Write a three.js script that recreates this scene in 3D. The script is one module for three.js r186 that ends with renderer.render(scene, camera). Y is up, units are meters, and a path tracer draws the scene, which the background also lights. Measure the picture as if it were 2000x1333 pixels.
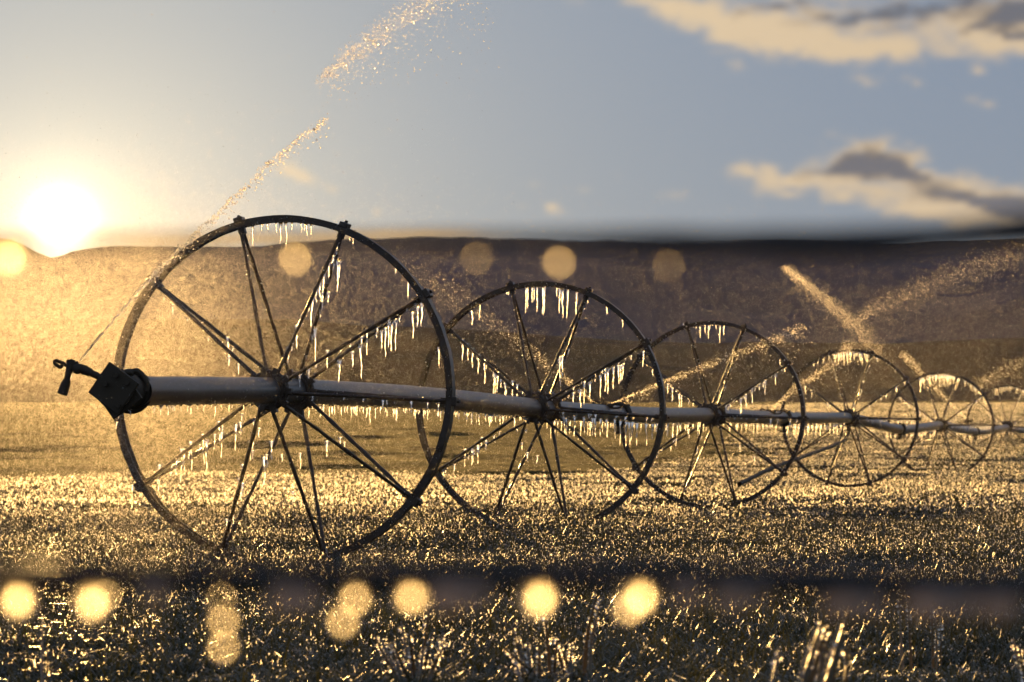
import * as THREE from 'three';
import { mergeGeometries } from 'three/addons/utils/BufferGeometryUtils.js';
import { RoundedBoxGeometry } from 'three/addons/geometries/RoundedBoxGeometry.js';

// ------------------------------------------------------------------ camera
const F = 7000, CX = 1000, CY = 666.5, EYE = 0.68, HORIZON = 860;      // focal length and centre in 1/2000 of the picture's width
const PITCH = Math.atan((HORIZON - CY) / F);
const W = 1024, H = 682, EXPOSURE = 1.7;
const scene = new THREE.Scene();
const camera = new THREE.PerspectiveCamera(2 * THREE.MathUtils.radToDeg(Math.atan(CY / F)), W / H, 0.1, 20000);
camera.position.set(0, EYE, 0);
camera.rotation.set(PITCH, 0, 0);
camera.focus = 17;
camera.userData.fStop = camera.getFocalLength() / 1000 / 0.0109;
scene.add(camera);

// a point seen along the ray (x, y) at a distance z in front of the eye
const cosP = Math.cos(PITCH), sinP = Math.sin(PITCH);
function ray(x, y) {
  const a = (x - CX) / F, b = (CY - y) / F;
  return new THREE.Vector3(a, b * cosP + sinP, b * sinP - cosP);
}
function at(x, y, z) {
  const d = ray(x, y);
  return d.multiplyScalar(z / -d.z).add(camera.position);
}

// ------------------------------------------------------------------ random numbers and noise
function rng(seed) {
  let s = seed >>> 0;
  return () => { s = (s + 0x6d2b79f5) | 0; let t = Math.imul(s ^ (s >>> 15), 1 | s); t = (t + Math.imul(t ^ (t >>> 7), 61 | t)) ^ t; return ((t ^ (t >>> 14)) >>> 0) / 4294967296; };
}
const hash = (x, y) => { let h = Math.imul(x, 374761393) + Math.imul(y, 668265263); h = Math.imul(h ^ (h >>> 13), 1274126177); return ((h ^ (h >>> 16)) >>> 0) / 4294967296; };
function noise(x, y) {
  const ix = Math.floor(x), iy = Math.floor(y), fx = x - ix, fy = y - iy;
  const u = fx * fx * (3 - 2 * fx), v = fy * fy * (3 - 2 * fy);
  const a = hash(ix, iy), b = hash(ix + 1, iy), c = hash(ix, iy + 1), d = hash(ix + 1, iy + 1);
  return a + (b - a) * u + (c - a) * v + (a - b - c + d) * u * v;
}
function fbm(x, y, n = 5) { let s = 0, a = 0.5; for (let i = 0; i < n; i++) { s += a * noise(x, y); x = x * 2.03 + 17.3; y = y * 2.03 + 5.7; a *= 0.5; } return s / (1 - Math.pow(0.5, n)); }
const { clamp, lerp, smoothstep } = THREE.MathUtils;
const gauss = (R) => (R() + R() + R() + R() - 2) * 1.0;

// ------------------------------------------------------------------ sky
const PXDEG = F * Math.PI / 180;                       // units of the picture per degree
const sunDir = ray(122, 442).normalize();
const SUN_AZ = (122 - CX) / PXDEG, SUN_EL = (HORIZON - 442) / PXDEG;
// clouds by picture units: x, y, half width, half height, tilt, strength
const cloudBlobs = [
  [1330, 22, 95, 26, 0.32, 0.9], [1440, 62, 130, 30, 0.24, 1.15], [1580, 88, 150, 26, 0.14, 1.2], [1730, 104, 130, 16, 0.06, 1.15], [1560, 30, 190, 44, 0.12, 0.75], [1760, 52, 200, 46, 0.1, 0.62], [1900, 20, 150, 40, 0.1, 0.8], [1960, 84, 110, 28, 0.12, 1.1], [2080, 60, 160, 60, 0, 1.0], [1280, 6, 60, 12, 0.2, 0.6],
  [1690, 316, 78, 36, 0.1, 1.25], [1600, 350, 130, 24, 0.0, 1.1], [1500, 338, 80, 14, 0.1, 0.85], [1790, 350, 110, 34, 0.28, 1.2], [1880, 395, 130, 26, 0.12, 1.15], [2020, 405, 120, 34, 0.05, 1.2], [1640, 382, 110, 14, 0.05, 0.62], [1820, 418, 150, 15, 0.1, 0.9], [1530, 384, 40, 9, 0.1, 0.5], [1930, 438, 120, 10, 0, 0.6],
  [1428, 128, 36, 11, 0.35, 0.62], [1688, 157, 36, 8, 0.15, 0.85], [1785, 166, 30, 7, 0.35, 0.55], [1905, 145, 14, 7, 0, 0.7], [1895, 197, 18, 8, 0.1, 0.7], [1935, 215, 46, 7, 0.1, 0.62], [1128, 4, 34, 8, 0.1, 0.8],
  [566, 334, 30, 13, 0.1, 1.0], [592, 345, 34, 9, 0.3, 0.95], [650, 370, 16, 6, 0.4, 0.75], [735, 417, 11, 6, 0.45, 0.85], [1080, 405, 22, 8, 0.2, 1.0], [1142, 369, 30, 6, 0.25, 0.6], [1210, 346, 20, 7, 0.35, 0.6], [1150, 420, 36, 6, 0.1, 0.5], [1022, 358, 30, 5, 0.1, 0.5], [1300, 380, 44, 8, 0.1, 0.42], [925, 422, 12, 5, 0.1, 0.5], [1218, 376, 10, 7, 0.2, 0.55], [1025, 405, 12, 7, 0.2, 0.5],
];
const cloudShade = [  // the parts turned away from the sun
  [1700, 322, 62, 22, 0.12, 1.1], [1640, 340, 80, 12, 0.0, 0.85], [1770, 350, 70, 15, 0.2, 0.9], [1870, 392, 90, 10, 0.12, 0.85], [1985, 412, 80, 20, 0.15, 1.0],
  [1690, 38, 120, 14, -0.08, 0.8], [1560, 14, 70, 12, -0.1, 0.6], [1830, 14, 130, 20, -0.12, 0.85], [1990, 34, 80, 20, -0.1, 0.9], [1760, 66, 70, 9, -0.2, 0.6], [1985, 78, 60, 9, 0.06, 0.8], [1470, 26, 70, 9, -0.05, 0.35], [1900, 60, 60, 8, -0.2, 0.5],
];
function heap(list, px, py, wx, wy) {
  let d = 0;
  for (const [cx, cy, hw, h0, tilt, k] of list) {
    const hh = h0 * (hw > 55 ? 1.22 : 1.1), m = Math.min(1, hw / 80), dx = px - cx + wx * m, dy = py - cy - dx * tilt + wy * m;
    if (Math.abs(dx) > hw * 3 || Math.abs(dy) > hh * 3) continue;
    d += k * (hw > 55 ? 1 : 1.2) * Math.exp(-1.1 * ((dx / hw) ** 2 + (dy / hh) ** 2));
  }
  return d;
}
function skyAt(az, el, detail) {
  const px = CX + az * PXDEG, py = HORIZON - el * PXDEG;
  const da = az - SUN_AZ, de = el - SUN_EL, s = Math.hypot(da, de), sFlat = Math.hypot(da * 0.8, de * 1.3);
  const up = clamp(el / 60, 0, 1), low = Math.exp(-Math.max(el, 0) / 2.6);
  let r = lerp(0.205, 0.13, up), g = lerp(0.283, 0.19, up), b = lerp(0.40, 0.33, up);
  r += low * 0.085; g += low * 0.066; b -= low * 0.05;
  const wide = 0.72 * Math.exp(-s / 5.0), mid = 0.55 * Math.exp(-sFlat / 1.9), close = 1.1 * Math.exp(-Math.pow(s / 0.62, 1.4)), core = 5 * Math.exp(-Math.pow(s / 0.36, 2));
  r += wide * 0.92 + mid * 1.02 + close * 1.1 + core;
  g += wide * 0.745 + mid * 0.74 + close * 0.88 + core * 0.88;
  b += wide * 0.39 + mid * 0.38 + close * 0.52 + core * 0.66;
  if (el < -0.5) return [r, g, b];
  let cover = 0, body = 0, strip = 0;
  if (detail) {
    const wx = (fbm(px / 60 + 3, py / 30 + 9, 5) - 0.5) * 80, wy = (fbm(px / 55 + 40, py / 26 + 1, 5) - 0.5) * 46;
    const fine = fbm(px / 34 + 11 + py / 50, py / 13 + 2 - px / 160, 4) - 0.5;
    const mass = heap(cloudBlobs, px, py, wx, wy);
    cover = 0.9 * smoothstep(mass * 0.58 + fine * 0.7 * smoothstep(mass, 0.02, 0.3), 0.16, 0.84);
    body = smoothstep(heap(cloudShade, px, py, wx * 0.8, wy * 0.8) * 1.05 + fine * 0.6 - 0.15 * (1 - cover), 0.05, 0.8);
    // bright strip of cloud lying on the mountain
    const edge = 469 - 7 * (fbm(px / 70, 7.7, 4) - 0.4) * 2 + 5 * Math.sin(px / 170);
    strip = smoothstep(px, 140, 330) * (1 - smoothstep(px, 800, 1050)) * Math.exp(-Math.pow((py - edge) / 9, 2));
  } else {
    const n = fbm(az / 9 + 20, el / 3.2 + 4, 4), band = smoothstep(el, 7, 11) * (1 - smoothstep(el, 34, 60));
    cover = smoothstep(n, 0.54, 0.72) * band * 0.9;
    body = smoothstep(n, 0.6, 0.8) * 0.7;
  }
  const near = Math.exp(-s / 7), lit = [0.70 + near * 0.5, 0.53 + near * 0.40, 0.335 + near * 0.24], grey = [0.11, 0.102, 0.108];
  cover *= 1 - Math.exp(-s / 1.2);
  const cr = lerp(lit[0], grey[0], body), cg = lerp(lit[1], grey[1], body), cb = lerp(lit[2], grey[2], body);
  const o = [lerp(r, cr, cover), lerp(g, cg, cover), lerp(b, cb, cover)];
  return strip > 0.02 ? [lerp(o[0], 1.05, strip), lerp(o[1], 0.66, strip), lerp(o[2], 0.27, strip)] : o;
}
{
  const w = 4096, h = 2048, data = new Float32Array(w * h * 4);
  for (let j = 0; j < h; j++) {
    const el = ((j + 0.5) / h - 0.5) * 180;
    let row = null;
    for (let i = 0; i < w; i++) {
      let az = ((i + 0.5) / w - 0.25) * 360;
      if (az > 180) az -= 360;
      const inside = Math.abs(az) < 11.5 && el > -1 && el < 8.6;
      let c;
      if (el < -1) c = row ??= [0.10, 0.085, 0.05];
      else if (inside) {
        c = skyAt(az, el, true);
        const m = Math.max(smoothstep(Math.abs(az), 9.5, 11.5), smoothstep(el, 7.4, 8.6));
        if (m > 0) { const o = skyAt(az, el, false); c = c.map((v, k) => lerp(v, o[k], m)); }
      } else if (Math.abs(az) < 60 || (i & 3) === 0 || !row) { c = skyAt(az, el, false); row = c; } else c = row;
      const o = (j * w + i) * 4;
      data[o] = c[0] / EXPOSURE; data[o + 1] = c[1] / EXPOSURE; data[o + 2] = c[2] / EXPOSURE; data[o + 3] = 1;
    }
  }
  const tex = new THREE.DataTexture(data, w, h, THREE.RGBAFormat, THREE.FloatType);
  tex.mapping = THREE.EquirectangularReflectionMapping;
  tex.magFilter = tex.minFilter = THREE.LinearFilter;
  tex.needsUpdate = true;
  scene.background = tex;
  scene.environment = tex;
}

// ------------------------------------------------------------------ sun, air, exposure
const sun = new THREE.DirectionalLight(new THREE.Color().setRGB(1.0, 0.575, 0.17), 5);
sun.position.copy(sunDir).multiplyScalar(120);
sun.target.position.set(0, 0, -30);
sun.position.add(sun.target.position);
sun.castShadow = true;
sun.shadow.mapSize.set(4096, 4096);
Object.assign(sun.shadow.camera, { left: -40, right: 40, top: 20, bottom: -20, near: 1, far: 300 });
scene.add(sun, sun.target);
scene.fog = new THREE.FogExp2(new THREE.Color().setRGB(0.74, 0.80, 1.0), 0.000026);

const renderer = new THREE.WebGLRenderer({ antialias: true });
renderer.setSize(W, H);
renderer.toneMapping = THREE.LinearToneMapping;
renderer.toneMappingExposure = EXPOSURE;
renderer.shadowMap.enabled = true;

// ------------------------------------------------------------------ helpers
const used = new Map();
function numbered(name) { const n = used.get(name) ?? 0; used.set(name, n + 1); return n ? name + '_' + String(n).padStart(3, '0') : name; }
function tag(o, label, category, extra = {}) { o.userData = { label, category, ...extra }; return o; }
function mesh(name, geo, mat, parent = scene) {
  const m = new THREE.Mesh(geo, mat);
  m.name = parent === scene ? numbered(name) : name;
  m.castShadow = m.receiveShadow = true;
  parent.add(m);
  return m;
}
function group(name, pos, parent = scene) { const g = new THREE.Group(); g.name = parent === scene ? numbered(name) : name; g.position.copy(pos); parent.add(g); return g; }
function instanced(name, geo, mat, matrices, parent = scene) {
  const m = new THREE.InstancedMesh(geo, mat, matrices.length);
  m.name = parent === scene ? numbered(name) : name;
  matrices.forEach((x, i) => m.setMatrixAt(i, x));
  m.castShadow = m.receiveShadow = true;
  parent.add(m);
  return m;
}
const V = (x, y, z) => new THREE.Vector3(x, y, z);
function rod(a, b, r1, r2 = r1, seg = 8, hseg = 1) {
  const d = b.clone().sub(a), g = new THREE.CylinderGeometry(r2, r1, d.length(), seg, hseg);
  g.applyQuaternion(new THREE.Quaternion().setFromUnitVectors(V(0, 1, 0), d.clone().normalize()));
  const c = a.clone().add(b).multiplyScalar(0.5);
  return g.translate(c.x, c.y, c.z);
}
function tube(points, r, seg = 40, rad = 10) { return new THREE.TubeGeometry(new THREE.CatmullRomCurve3(points), seg, r, rad, false); }
function roughen(geo, amount, scale, seed = 0) {     // ice makes every bar a little lumpy
  const p = geo.attributes.position, n = geo.attributes.normal;
  for (let i = 0; i < p.count; i++) {
    const x = p.getX(i), y = p.getY(i), z = p.getZ(i);
    const k = (fbm(x * scale + seed + z * scale * 0.7, y * scale + z * scale * 0.6, 3) - 0.5) * 2 * amount;
    p.setXYZ(i, x + n.getX(i) * k, y + n.getY(i) * k, z + n.getZ(i) * k);
  }
  geo.computeVertexNormals();
  return geo;
}
const plain = (g) => { const o = g.index ? g.toNonIndexed() : g; for (const k of Object.keys(o.attributes)) if (!['position', 'normal'].includes(k)) o.deleteAttribute(k); return o; };
const merge = (list) => mergeGeometries(list.map(plain));

function pattern(size, fn, srgb = true) {
  const d = new Uint8Array(size * size * 4);
  for (let y = 0; y < size; y++) for (let x = 0; x < size; x++) { const c = fn(x / size, y / size), o = (y * size + x) * 4; for (let k = 0; k < 3; k++) d[o + k] = clamp(Math.round(255 * c[k]), 0, 255); d[o + 3] = 255; }
  const t = new THREE.DataTexture(d, size, size);
  t.wrapS = t.wrapT = THREE.RepeatWrapping; t.magFilter = THREE.LinearFilter; t.minFilter = THREE.LinearMipmapLinearFilter; t.generateMipmaps = true;
  if (srgb) t.colorSpace = THREE.SRGBColorSpace;
  t.needsUpdate = true;
  return t;
}
// noise that tiles with period n cells
function tiled(u, v, n, seed, oct = 4) {
  let s = 0, a = 0.5;
  for (let k = 0; k < oct; k++, n *= 2, a *= 0.5) {
    const x = u * n, y = v * n, ix = Math.floor(x), iy = Math.floor(y), fx = x - ix, fy = y - iy, p = fx * fx * (3 - 2 * fx), q = fy * fy * (3 - 2 * fy);
    const h = (i, j) => hash(((i % n) + n) % n + seed * 91, ((j % n) + n) % n + seed * 37 + k * 1013);
    s += a * (lerp(lerp(h(ix, iy), h(ix + 1, iy), p), lerp(h(ix, iy + 1), h(ix + 1, iy + 1), p), q));
  }
  return s / (1 - Math.pow(0.5, oct));
}
const rgb = (r, g, b) => new THREE.Color().setRGB(r, g, b);

// ------------------------------------------------------------------ materials
const M = {
  mist: new THREE.MeshPhysicalMaterial({ name: 'fine_drops', color: rgb(1, 0.96, 0.92), transmission: 1, thickness: 0.01, ior: 1.33, roughness: 0.42 }),
  spark: new THREE.MeshPhysicalMaterial({ name: 'jet_water', color: rgb(1, 0.98, 0.94), transmission: 1, thickness: 0.01, ior: 1.33, roughness: 0.2 }),
  ice: new THREE.MeshPhysicalMaterial({ name: 'ice', color: rgb(1, 1, 1), transmission: 1, thickness: 0.02, ior: 1.31, roughness: 0.16 }),
  bead: new THREE.MeshPhysicalMaterial({ name: 'ice_bead', color: rgb(1, 0.99, 0.96), transmission: 1, thickness: 0.01, ior: 1.31, roughness: 0.34 }),
  water: new THREE.MeshPhysicalMaterial({ name: 'water', color: rgb(0.92, 0.87, 0.76), transmission: 1, thickness: 0, ior: 1.33, roughness: 1 }),
  steel: new THREE.MeshPhysicalMaterial({ name: 'iced_steel', color: rgb(0.046, 0.027, 0.012), roughness: 0.6, metalness: 0.15, clearcoat: 0.5, clearcoatRoughness: 0.3 }),
  aluminium: new THREE.MeshPhysicalMaterial({ name: 'aluminium', color: rgb(0.11, 0.102, 0.098), roughness: 0.45, metalness: 0.55, clearcoat: 0.3, clearcoatRoughness: 0.3 }),
  iron: new THREE.MeshStandardMaterial({ name: 'dark_iron', color: rgb(0.05, 0.038, 0.022), roughness: 0.7, metalness: 0.1 }),
  wire: new THREE.MeshPhysicalMaterial({ name: 'iced_wire', color: rgb(0.03, 0.026, 0.024), roughness: 0.65, clearcoat: 0.3, clearcoatRoughness: 0.42 }),
  blade: new THREE.MeshPhysicalMaterial({ name: 'frozen_grass', color: rgb(0.050, 0.050, 0.011), roughness: 0.9, transmission: 0.45, thickness: 0, clearcoat: 0.45, clearcoatRoughness: 0.26, side: THREE.DoubleSide }),
  straw: new THREE.MeshPhysicalMaterial({ name: 'straw', color: rgb(0.27, 0.215, 0.12), roughness: 0.85, transmission: 0.55, thickness: 0, clearcoat: 1, clearcoatRoughness: 0.18, side: THREE.DoubleSide }),
};

// ------------------------------------------------------------------ ground, hill, mountain
// wet strip: how far back the iced grass reaches at x
function wetEdge(x) {
  const k = [[-40, 58], [-9, 59.5], [1.0, 61], [4, 70], [6.2, 88], [7.6, 96], [9, 150], [15, 168], [40, 175]];
  for (let i = 1; i < k.length; i++) if (x < k[i][0]) return lerp(k[i - 1][1], k[i][1], clamp((x - k[i - 1][0]) / (k[i][0] - k[i - 1][0]), 0, 1)) ;
  return 175;
}
function groundY(x, z) {
  const rise = z < 52 ? 0 : z < 75 ? 0.0006 * (z - 52) * (z - 52) : 0.3174 + 0.036 * (z - 75) * Math.pow(75 / z, 0.62);
  const bump = (fbm(x * 0.55 + 31, z * 0.38 + 7, 4) - 0.5) * 0.21 * (1 - smoothstep(z, 60, 140) * 0.4) + (fbm(x * 0.05 + 3, z * 0.02, 3) - 0.5) * 0.6 * smoothstep(z, 80, 400);
  const behind = smoothstep(z, -60, 0);
  return rise + bump * behind;
}
function sheet(zs, half, nx, fy, uvScale) {
  const pos = [], uv = [], idx = [];
  zs.forEach((z, j) => { for (let i = 0; i <= nx; i++) { const x = (i / nx * 2 - 1) * half(z); pos.push(x, fy(x, z), -z); uv.push(x / uvScale, z / uvScale); } });
  for (let j = 0; j + 1 < zs.length; j++) for (let i = 0; i < nx; i++) { const a = j * (nx + 1) + i, b = a + 1, c = a + nx + 1, d = c + 1; idx.push(a, b, c, b, d, c); }
  const g = new THREE.BufferGeometry();
  g.setAttribute('position', new THREE.Float32BufferAttribute(pos, 3));
  g.setAttribute('uv', new THREE.Float32BufferAttribute(uv, 2));
  g.setIndex(idx);
  g.computeVertexNormals();
  return g;
}
{
  const zs = [];
  for (let z = -40; z < 4; z += 2) zs.push(z);
  for (let z = 4; z < 430; z *= 1.0085) zs.push(z);
  zs.push(440, 470, 520);
  const field = pattern(512, (u, v) => {
    const a = tiled(u, v, 5, 1, 5), b = tiled(u, v, 48, 2, 3), c = tiled(u * 1, v, 3, 3, 3), k = 0.62 + 0.55 * a + 0.35 * (b - 0.5), d = clamp((c - 0.42) * 3, 0, 1);
    return [lerp(0.175, 0.22, d) * k, lerp(0.185, 0.195, d) * k, lerp(0.03, 0.04, d) * k];
  });
  const m = new THREE.MeshPhysicalMaterial({ name: 'field', map: field, roughness: 1, specularIntensity: 0.08, bumpMap: pattern(256, (u, v) => { const h = tiled(u, v, 32, 9, 4); return [h, h, h]; }, false), bumpScale: 0.05 });
  const drop = (x, z) => groundY(x, z) - (z > 430 ? (z - 430) * 0.12 : 0);
  const g = mesh('ground', sheet(zs, (z) => Math.max(14, Math.abs(z) * 0.42 + 14), 150, drop, 6), m);
  tag(g, 'olive green pasture floor rising gently behind the irrigation wheels', 'ground', { kind: 'structure' });

  // low brown hill beyond the pasture
  const hz = [];
  for (let z = 440; z < 2900; z *= 1.03) hz.push(z);
  const top = (x) => { const px = CX + F * x / 2100; return lerp(636, 676, smoothstep(px, 500, 1400)) - 10 * (fbm(px / 260, 3.1, 4) - 0.5) - smoothstep(px, 1500, 2100) * 12; };
  const hillY = (x, z) => {
    const t = smoothstep(z, 430, 2100), yTop = EYE + (HORIZON - top(x)) / F * 2100;
    const roll = (fbm(x / 160 + 5, z / 90 + 3, 5) - 0.5) * 26 * smoothstep(z, 480, 900);
    return lerp(2.6, yTop, Math.pow(t, 2.0)) + roll * (1 - smoothstep(z, 1700, 2100) * 0.8) - smoothstep(z, 2150, 2900) * 40;
  };
  const hm = new THREE.MeshPhysicalMaterial({ name: 'dry_hillside', roughness: 1, specularIntensity: 0.08, map: pattern(512, (u, v) => { const a = tiled(u, v, 6, 11, 6), c = tiled(u, v, 3, 14, 3), k = 0.55 + 0.75 * a; return [lerp(0.36, 0.30, c) * k, lerp(0.27, 0.25, c) * k, lerp(0.16, 0.15, c) * k]; }) });
  tag(mesh('hill', sheet(hz, (z) => z * 0.5, 160, hillY, 420), hm), 'low brown dry hillside between the pasture and the mountain', 'hill', { kind: 'structure' });

  // dark mountain
  const ridge = [[-900, 500], [-500, 476], [-200, 462], [0, 468], [20, 470], [60, 487], [92, 503], [126, 509], [160, 503], [198, 489], [240, 483], [350, 484], [500, 483], [600, 476], [720, 470], [860, 466], [1000, 468], [1150, 473], [1300, 476], [1500, 474], [1700, 478], [1850, 472], [2000, 466], [2300, 470], [2700, 520], [3300, 560]];  // dip under the sun is made up, lets its glow reach below the ridge
  const ridgeY = (px) => { for (let i = 1; i < ridge.length; i++) if (px < ridge[i][0]) { const t = clamp((px - ridge[i - 1][0]) / (ridge[i][0] - ridge[i - 1][0]), 0, 1); return lerp(ridge[i - 1][1], ridge[i][1], t * t * (3 - 2 * t)); } return 560; };
  const mz = [];
  for (let z = 3600; z <= 7600; z += 45) mz.push(z);
  const mountY = (x, z) => {
    const px = CX + F * x / 6000, crest = EYE + (HORIZON - ridgeY(px) + 3 * (fbm(px / 22, 1.5, 4) - 0.5) * 2) / F * 6000;
    const t = z < 6000 ? smoothstep(z, 3500, 6050) : 1 - smoothstep(z, 6000, 7600) * 0.9;
    const gully = (fbm(x / 260 + 9, z / 520 + 2, 6) - 0.5) * 150 * (1 - Math.abs(smoothstep(z, 3600, 6000) * 2 - 1)) ;
    return lerp(40, crest, Math.pow(t, 1.1)) + (z < 6000 ? gully : 0);
  };
  const mm = new THREE.MeshPhysicalMaterial({ name: 'mountain_slope', roughness: 1, specularIntensity: 0.08, map: pattern(512, (u, v) => { const a = tiled(u, v, 7, 21, 6), k = 0.62 + 0.66 * a; return [0.225 * k, 0.212 * k, 0.25 * k]; }) });
  tag(mesh('mountain', sheet(mz, (z) => z * 0.42, 300, mountY, 1500), mm), 'long dark bluish mountain ridge below the setting sun', 'mountain', { kind: 'structure' });
}

// ------------------------------------------------------------------ grass glazed with ice
{
  const R = rng(11);
  const blade = (x, z, h, w, lean, dir, curl, out) => {           // a ribbon of four pieces, bent over
    const c = Math.cos(dir), s = Math.sin(dir), face = dir + 1.3 + R() * 0.8, fx = Math.cos(face), fz = Math.sin(face), n = 3;
    let px = 0, py = 0, a = lean; const row = [];
    for (let i = 0; i <= n; i++) {
      const k = w * (1 - Math.pow(i / n, 2) * 0.85);
      row.push([x + c * px - fx * k, py, z + s * px - fz * k], [x + c * px + fx * k, py, z + s * px + fz * k]);
      px += Math.sin(a) * h / n; py += Math.cos(a) * h / n; a += curl;
    }
    for (let i = 0; i < n; i++) out.push(row[2 * i], row[2 * i + 1], row[2 * i + 2], row[2 * i + 1], row[2 * i + 3], row[2 * i + 2]);
    const tip = row[2 * n]; return [tip[0], tip[1], tip[2], row[2 * n - 2]];
  };
  const octa = new THREE.IcosahedronGeometry(1, 0);
  function patch(size, n, hMin, hMax, w, beadR, beadShare) {
    const out = [], beads = [];
    for (let i = 0; i < n; i++) {
      const x = (R() - 0.5) * size, z = (R() - 0.5) * size, h = R() < 0.012 ? hMax * (1.05 + 0.6 * R()) : lerp(hMin, hMax, R() * R());
      const t = blade(x, z, h, w * (0.7 + 0.7 * R()), 0.15 + R() * 0.8, R() * 6.283, 0.1 + R() * 0.5, out);
      if (R() < beadShare) {
        const k = beadR * (0.45 + 0.9 * R() * R() + 0.2);
        { const l = R() < 0.5 ? 1 : 2 + R() * 4, th = l > 1 ? k * 0.62 : k; beads.push(octa.clone().scale(th, k * l, th).rotateZ((R() - 0.5) * 2.2).rotateX((R() - 0.5) * 1.6).translate(t[0], t[1], t[2])); }
        if (R() < 0.5) beads.push(octa.clone().scale(k * 0.7, k * 0.8, k * 0.7).translate((t[0] + t[3][0]) / 2, (t[1] + t[3][1]) / 2, (t[2] + t[3][2]) / 2));
      }
    }
    const g = new THREE.BufferGeometry();
    g.setAttribute('position', new THREE.Float32BufferAttribute(out.flat(), 3));
    g.computeVertexNormals();
    const b = merge(beads); b.computeVertexNormals();
    return [g, b];
  }
  const kinds = [];
  for (let i = 0; i < 6; i++) kinds.push(patch(0.62, 760, 0.018, 0.095, 0.0024, 0.0024, i < 3 ? 0.07 : 0.17));
  const farKinds = [];
  for (let i = 0; i < 3; i++) farKinds.push(patch(1.7, 1100, 0.04, 0.12, 0.005, 0.0048, 0.29));
  const near = kinds.map(() => []), far = farKinds.map(() => []), q = new THREE.Quaternion(), up = V(0, 1, 0);
  const put = (list, x, z, s, sy) => { const m = new THREE.Matrix4(); q.setFromAxisAngle(up, R() * 6.283); m.compose(V(x, groundY(x, z) - 0.008, -z), q, V(s, sy, s)); list.push(m); };
  for (let z = 5; z < 34; z += 0.38) {
    const half = z * 0.143 * 1.25 + 0.9;
    for (let x = -half; x < half; x += 0.38) {
      const jx = x + (R() - 0.5) * 0.4, jz = z + (R() - 0.5) * 0.4, n = fbm(jx * 0.6 + 70, jz * 0.42 + 3, 3);
      put(near[Math.floor(R() * 3) + (R() < smoothstep(jz, 11, 16) * 0.75 + (n > 0.56 ? 0.25 : 0) ? 3 : 0)], jx, jz, 0.85 + R() * 0.35, 0.55 + 0.95 * n + R() * 0.2);
    }
  }
  for (let z = 33; z < 172; z += 1.05) {
    const half = z * 0.143 * 1.22 + 1.5;
    for (let x = -half; x < half; x += 1.05) {
      const jx = x + (R() - 0.5), jz = z + (R() - 0.5), e = wetEdge(jx) + (fbm(jx * 0.5, jz * 0.1 + 9, 3) - 0.5) * 9;
      if (jz > e) continue;
      put(far[Math.floor(R() * far.length)], jx, jz, 0.85 + R() * 0.35, 0.65 + R() * 0.6);
    }
  }
  const g = group('grass', V(0, 0, 0));
  tag(g, 'short pasture grass glazed with sparkling ice around the wheels', 'grass', { kind: 'stuff' });
  kinds.forEach(([a, b], i) => { instanced('blades', a, M.blade, near[i], g).userData.kind = 'stuff'; instanced('ice_beads', b, M.bead, near[i], g).userData.kind = 'stuff'; });
  farKinds.forEach(([a, b], i) => { instanced('blades', a, M.blade, far[i], g).userData.kind = 'stuff'; instanced('ice_beads', b, M.bead, far[i], g).userData.kind = 'stuff'; });
}

// ------------------------------------------------------------------ the wheel line
const AXIS = Math.atan(1412 / F);                              // the line runs off to the right, away from the eye
const axisDir = V(Math.sin(AXIS), 0, -Math.cos(AXIS));
const lineZ = (x) => 36162 / (2412 - x);                       // distance at which the line passes behind the picture column x
const hubs = [[551, 764, 0.953, -15], [1055, 797, 0.94, -13.6], [1390, 811, 0.928, -15.6], [1660, 817, 0.928, -17], [1838, 831, 0.936, -18], [1968, 833, 0.94, -14]];
const base = at(551, 764, lineZ(551)).setY(0);
const line = group('wheel_line', base);
tag(line, 'long aluminium irrigation pipe carried through spoked steel wheels hung with icicles', 'wheel line irrigator');
scene.updateMatrixWorld(true);
const into = (parent, o) => { parent.attach(o); return o; };
function local(geo) { return geo.translate(-base.x, -base.y, -base.z); }

// icicles: a few crooked shapes of length 1 hanging from the origin
const iceShapes = [];
{
  const R = rng(5);
  for (let k = 0; k < 6; k++) {
    const n = 10, rad = 7, pos = [], idx = []; let ox = 0, oz = 0; const bx = (R() - 0.5) * 3.5, ph = R() * 6;
    for (let i = 0; i <= n; i++) {
      const t = i / n, r = (i === 0 ? 2.1 : i === 1 ? 1.3 : lerp(1, 0.34, Math.pow(t, 0.8)) * (1 + 0.22 * Math.sin(i * 2.1 + ph) + (R() - 0.5) * 0.2)) * (i === n ? 0.25 : 1);
      ox += (R() - 0.5) * 0.5 + (t > 0.55 ? bx * 0.06 : 0); oz += (R() - 0.5) * 0.4;
      for (let j = 0; j < rad; j++) { const a = j / rad * 6.2832; pos.push(ox + Math.cos(a) * r, -t, oz + Math.sin(a) * r); }
    }
    for (let i = 0; i < n; i++) for (let j = 0; j < rad; j++) { const a = i * rad + j, b = i * rad + (j + 1) % rad, c = a + rad, d = b + rad; idx.push(a, b, c, b, d, c); }
    const top = pos.length / 3; pos.push(0, 0, 0, ox, -1.01, oz);
    for (let j = 0; j < rad; j++) { idx.push(top, (j + 1) % rad, j, top + 1, n * rad + j, n * rad + (j + 1) % rad); }
    const g = new THREE.BufferGeometry();
    g.setAttribute('position', new THREE.Float32BufferAttribute(pos, 3)); g.setIndex(idx); g.computeVertexNormals();
    iceShapes.push(g);
  }
}
const IR = rng(77);
let icicleCount = 0;
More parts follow.
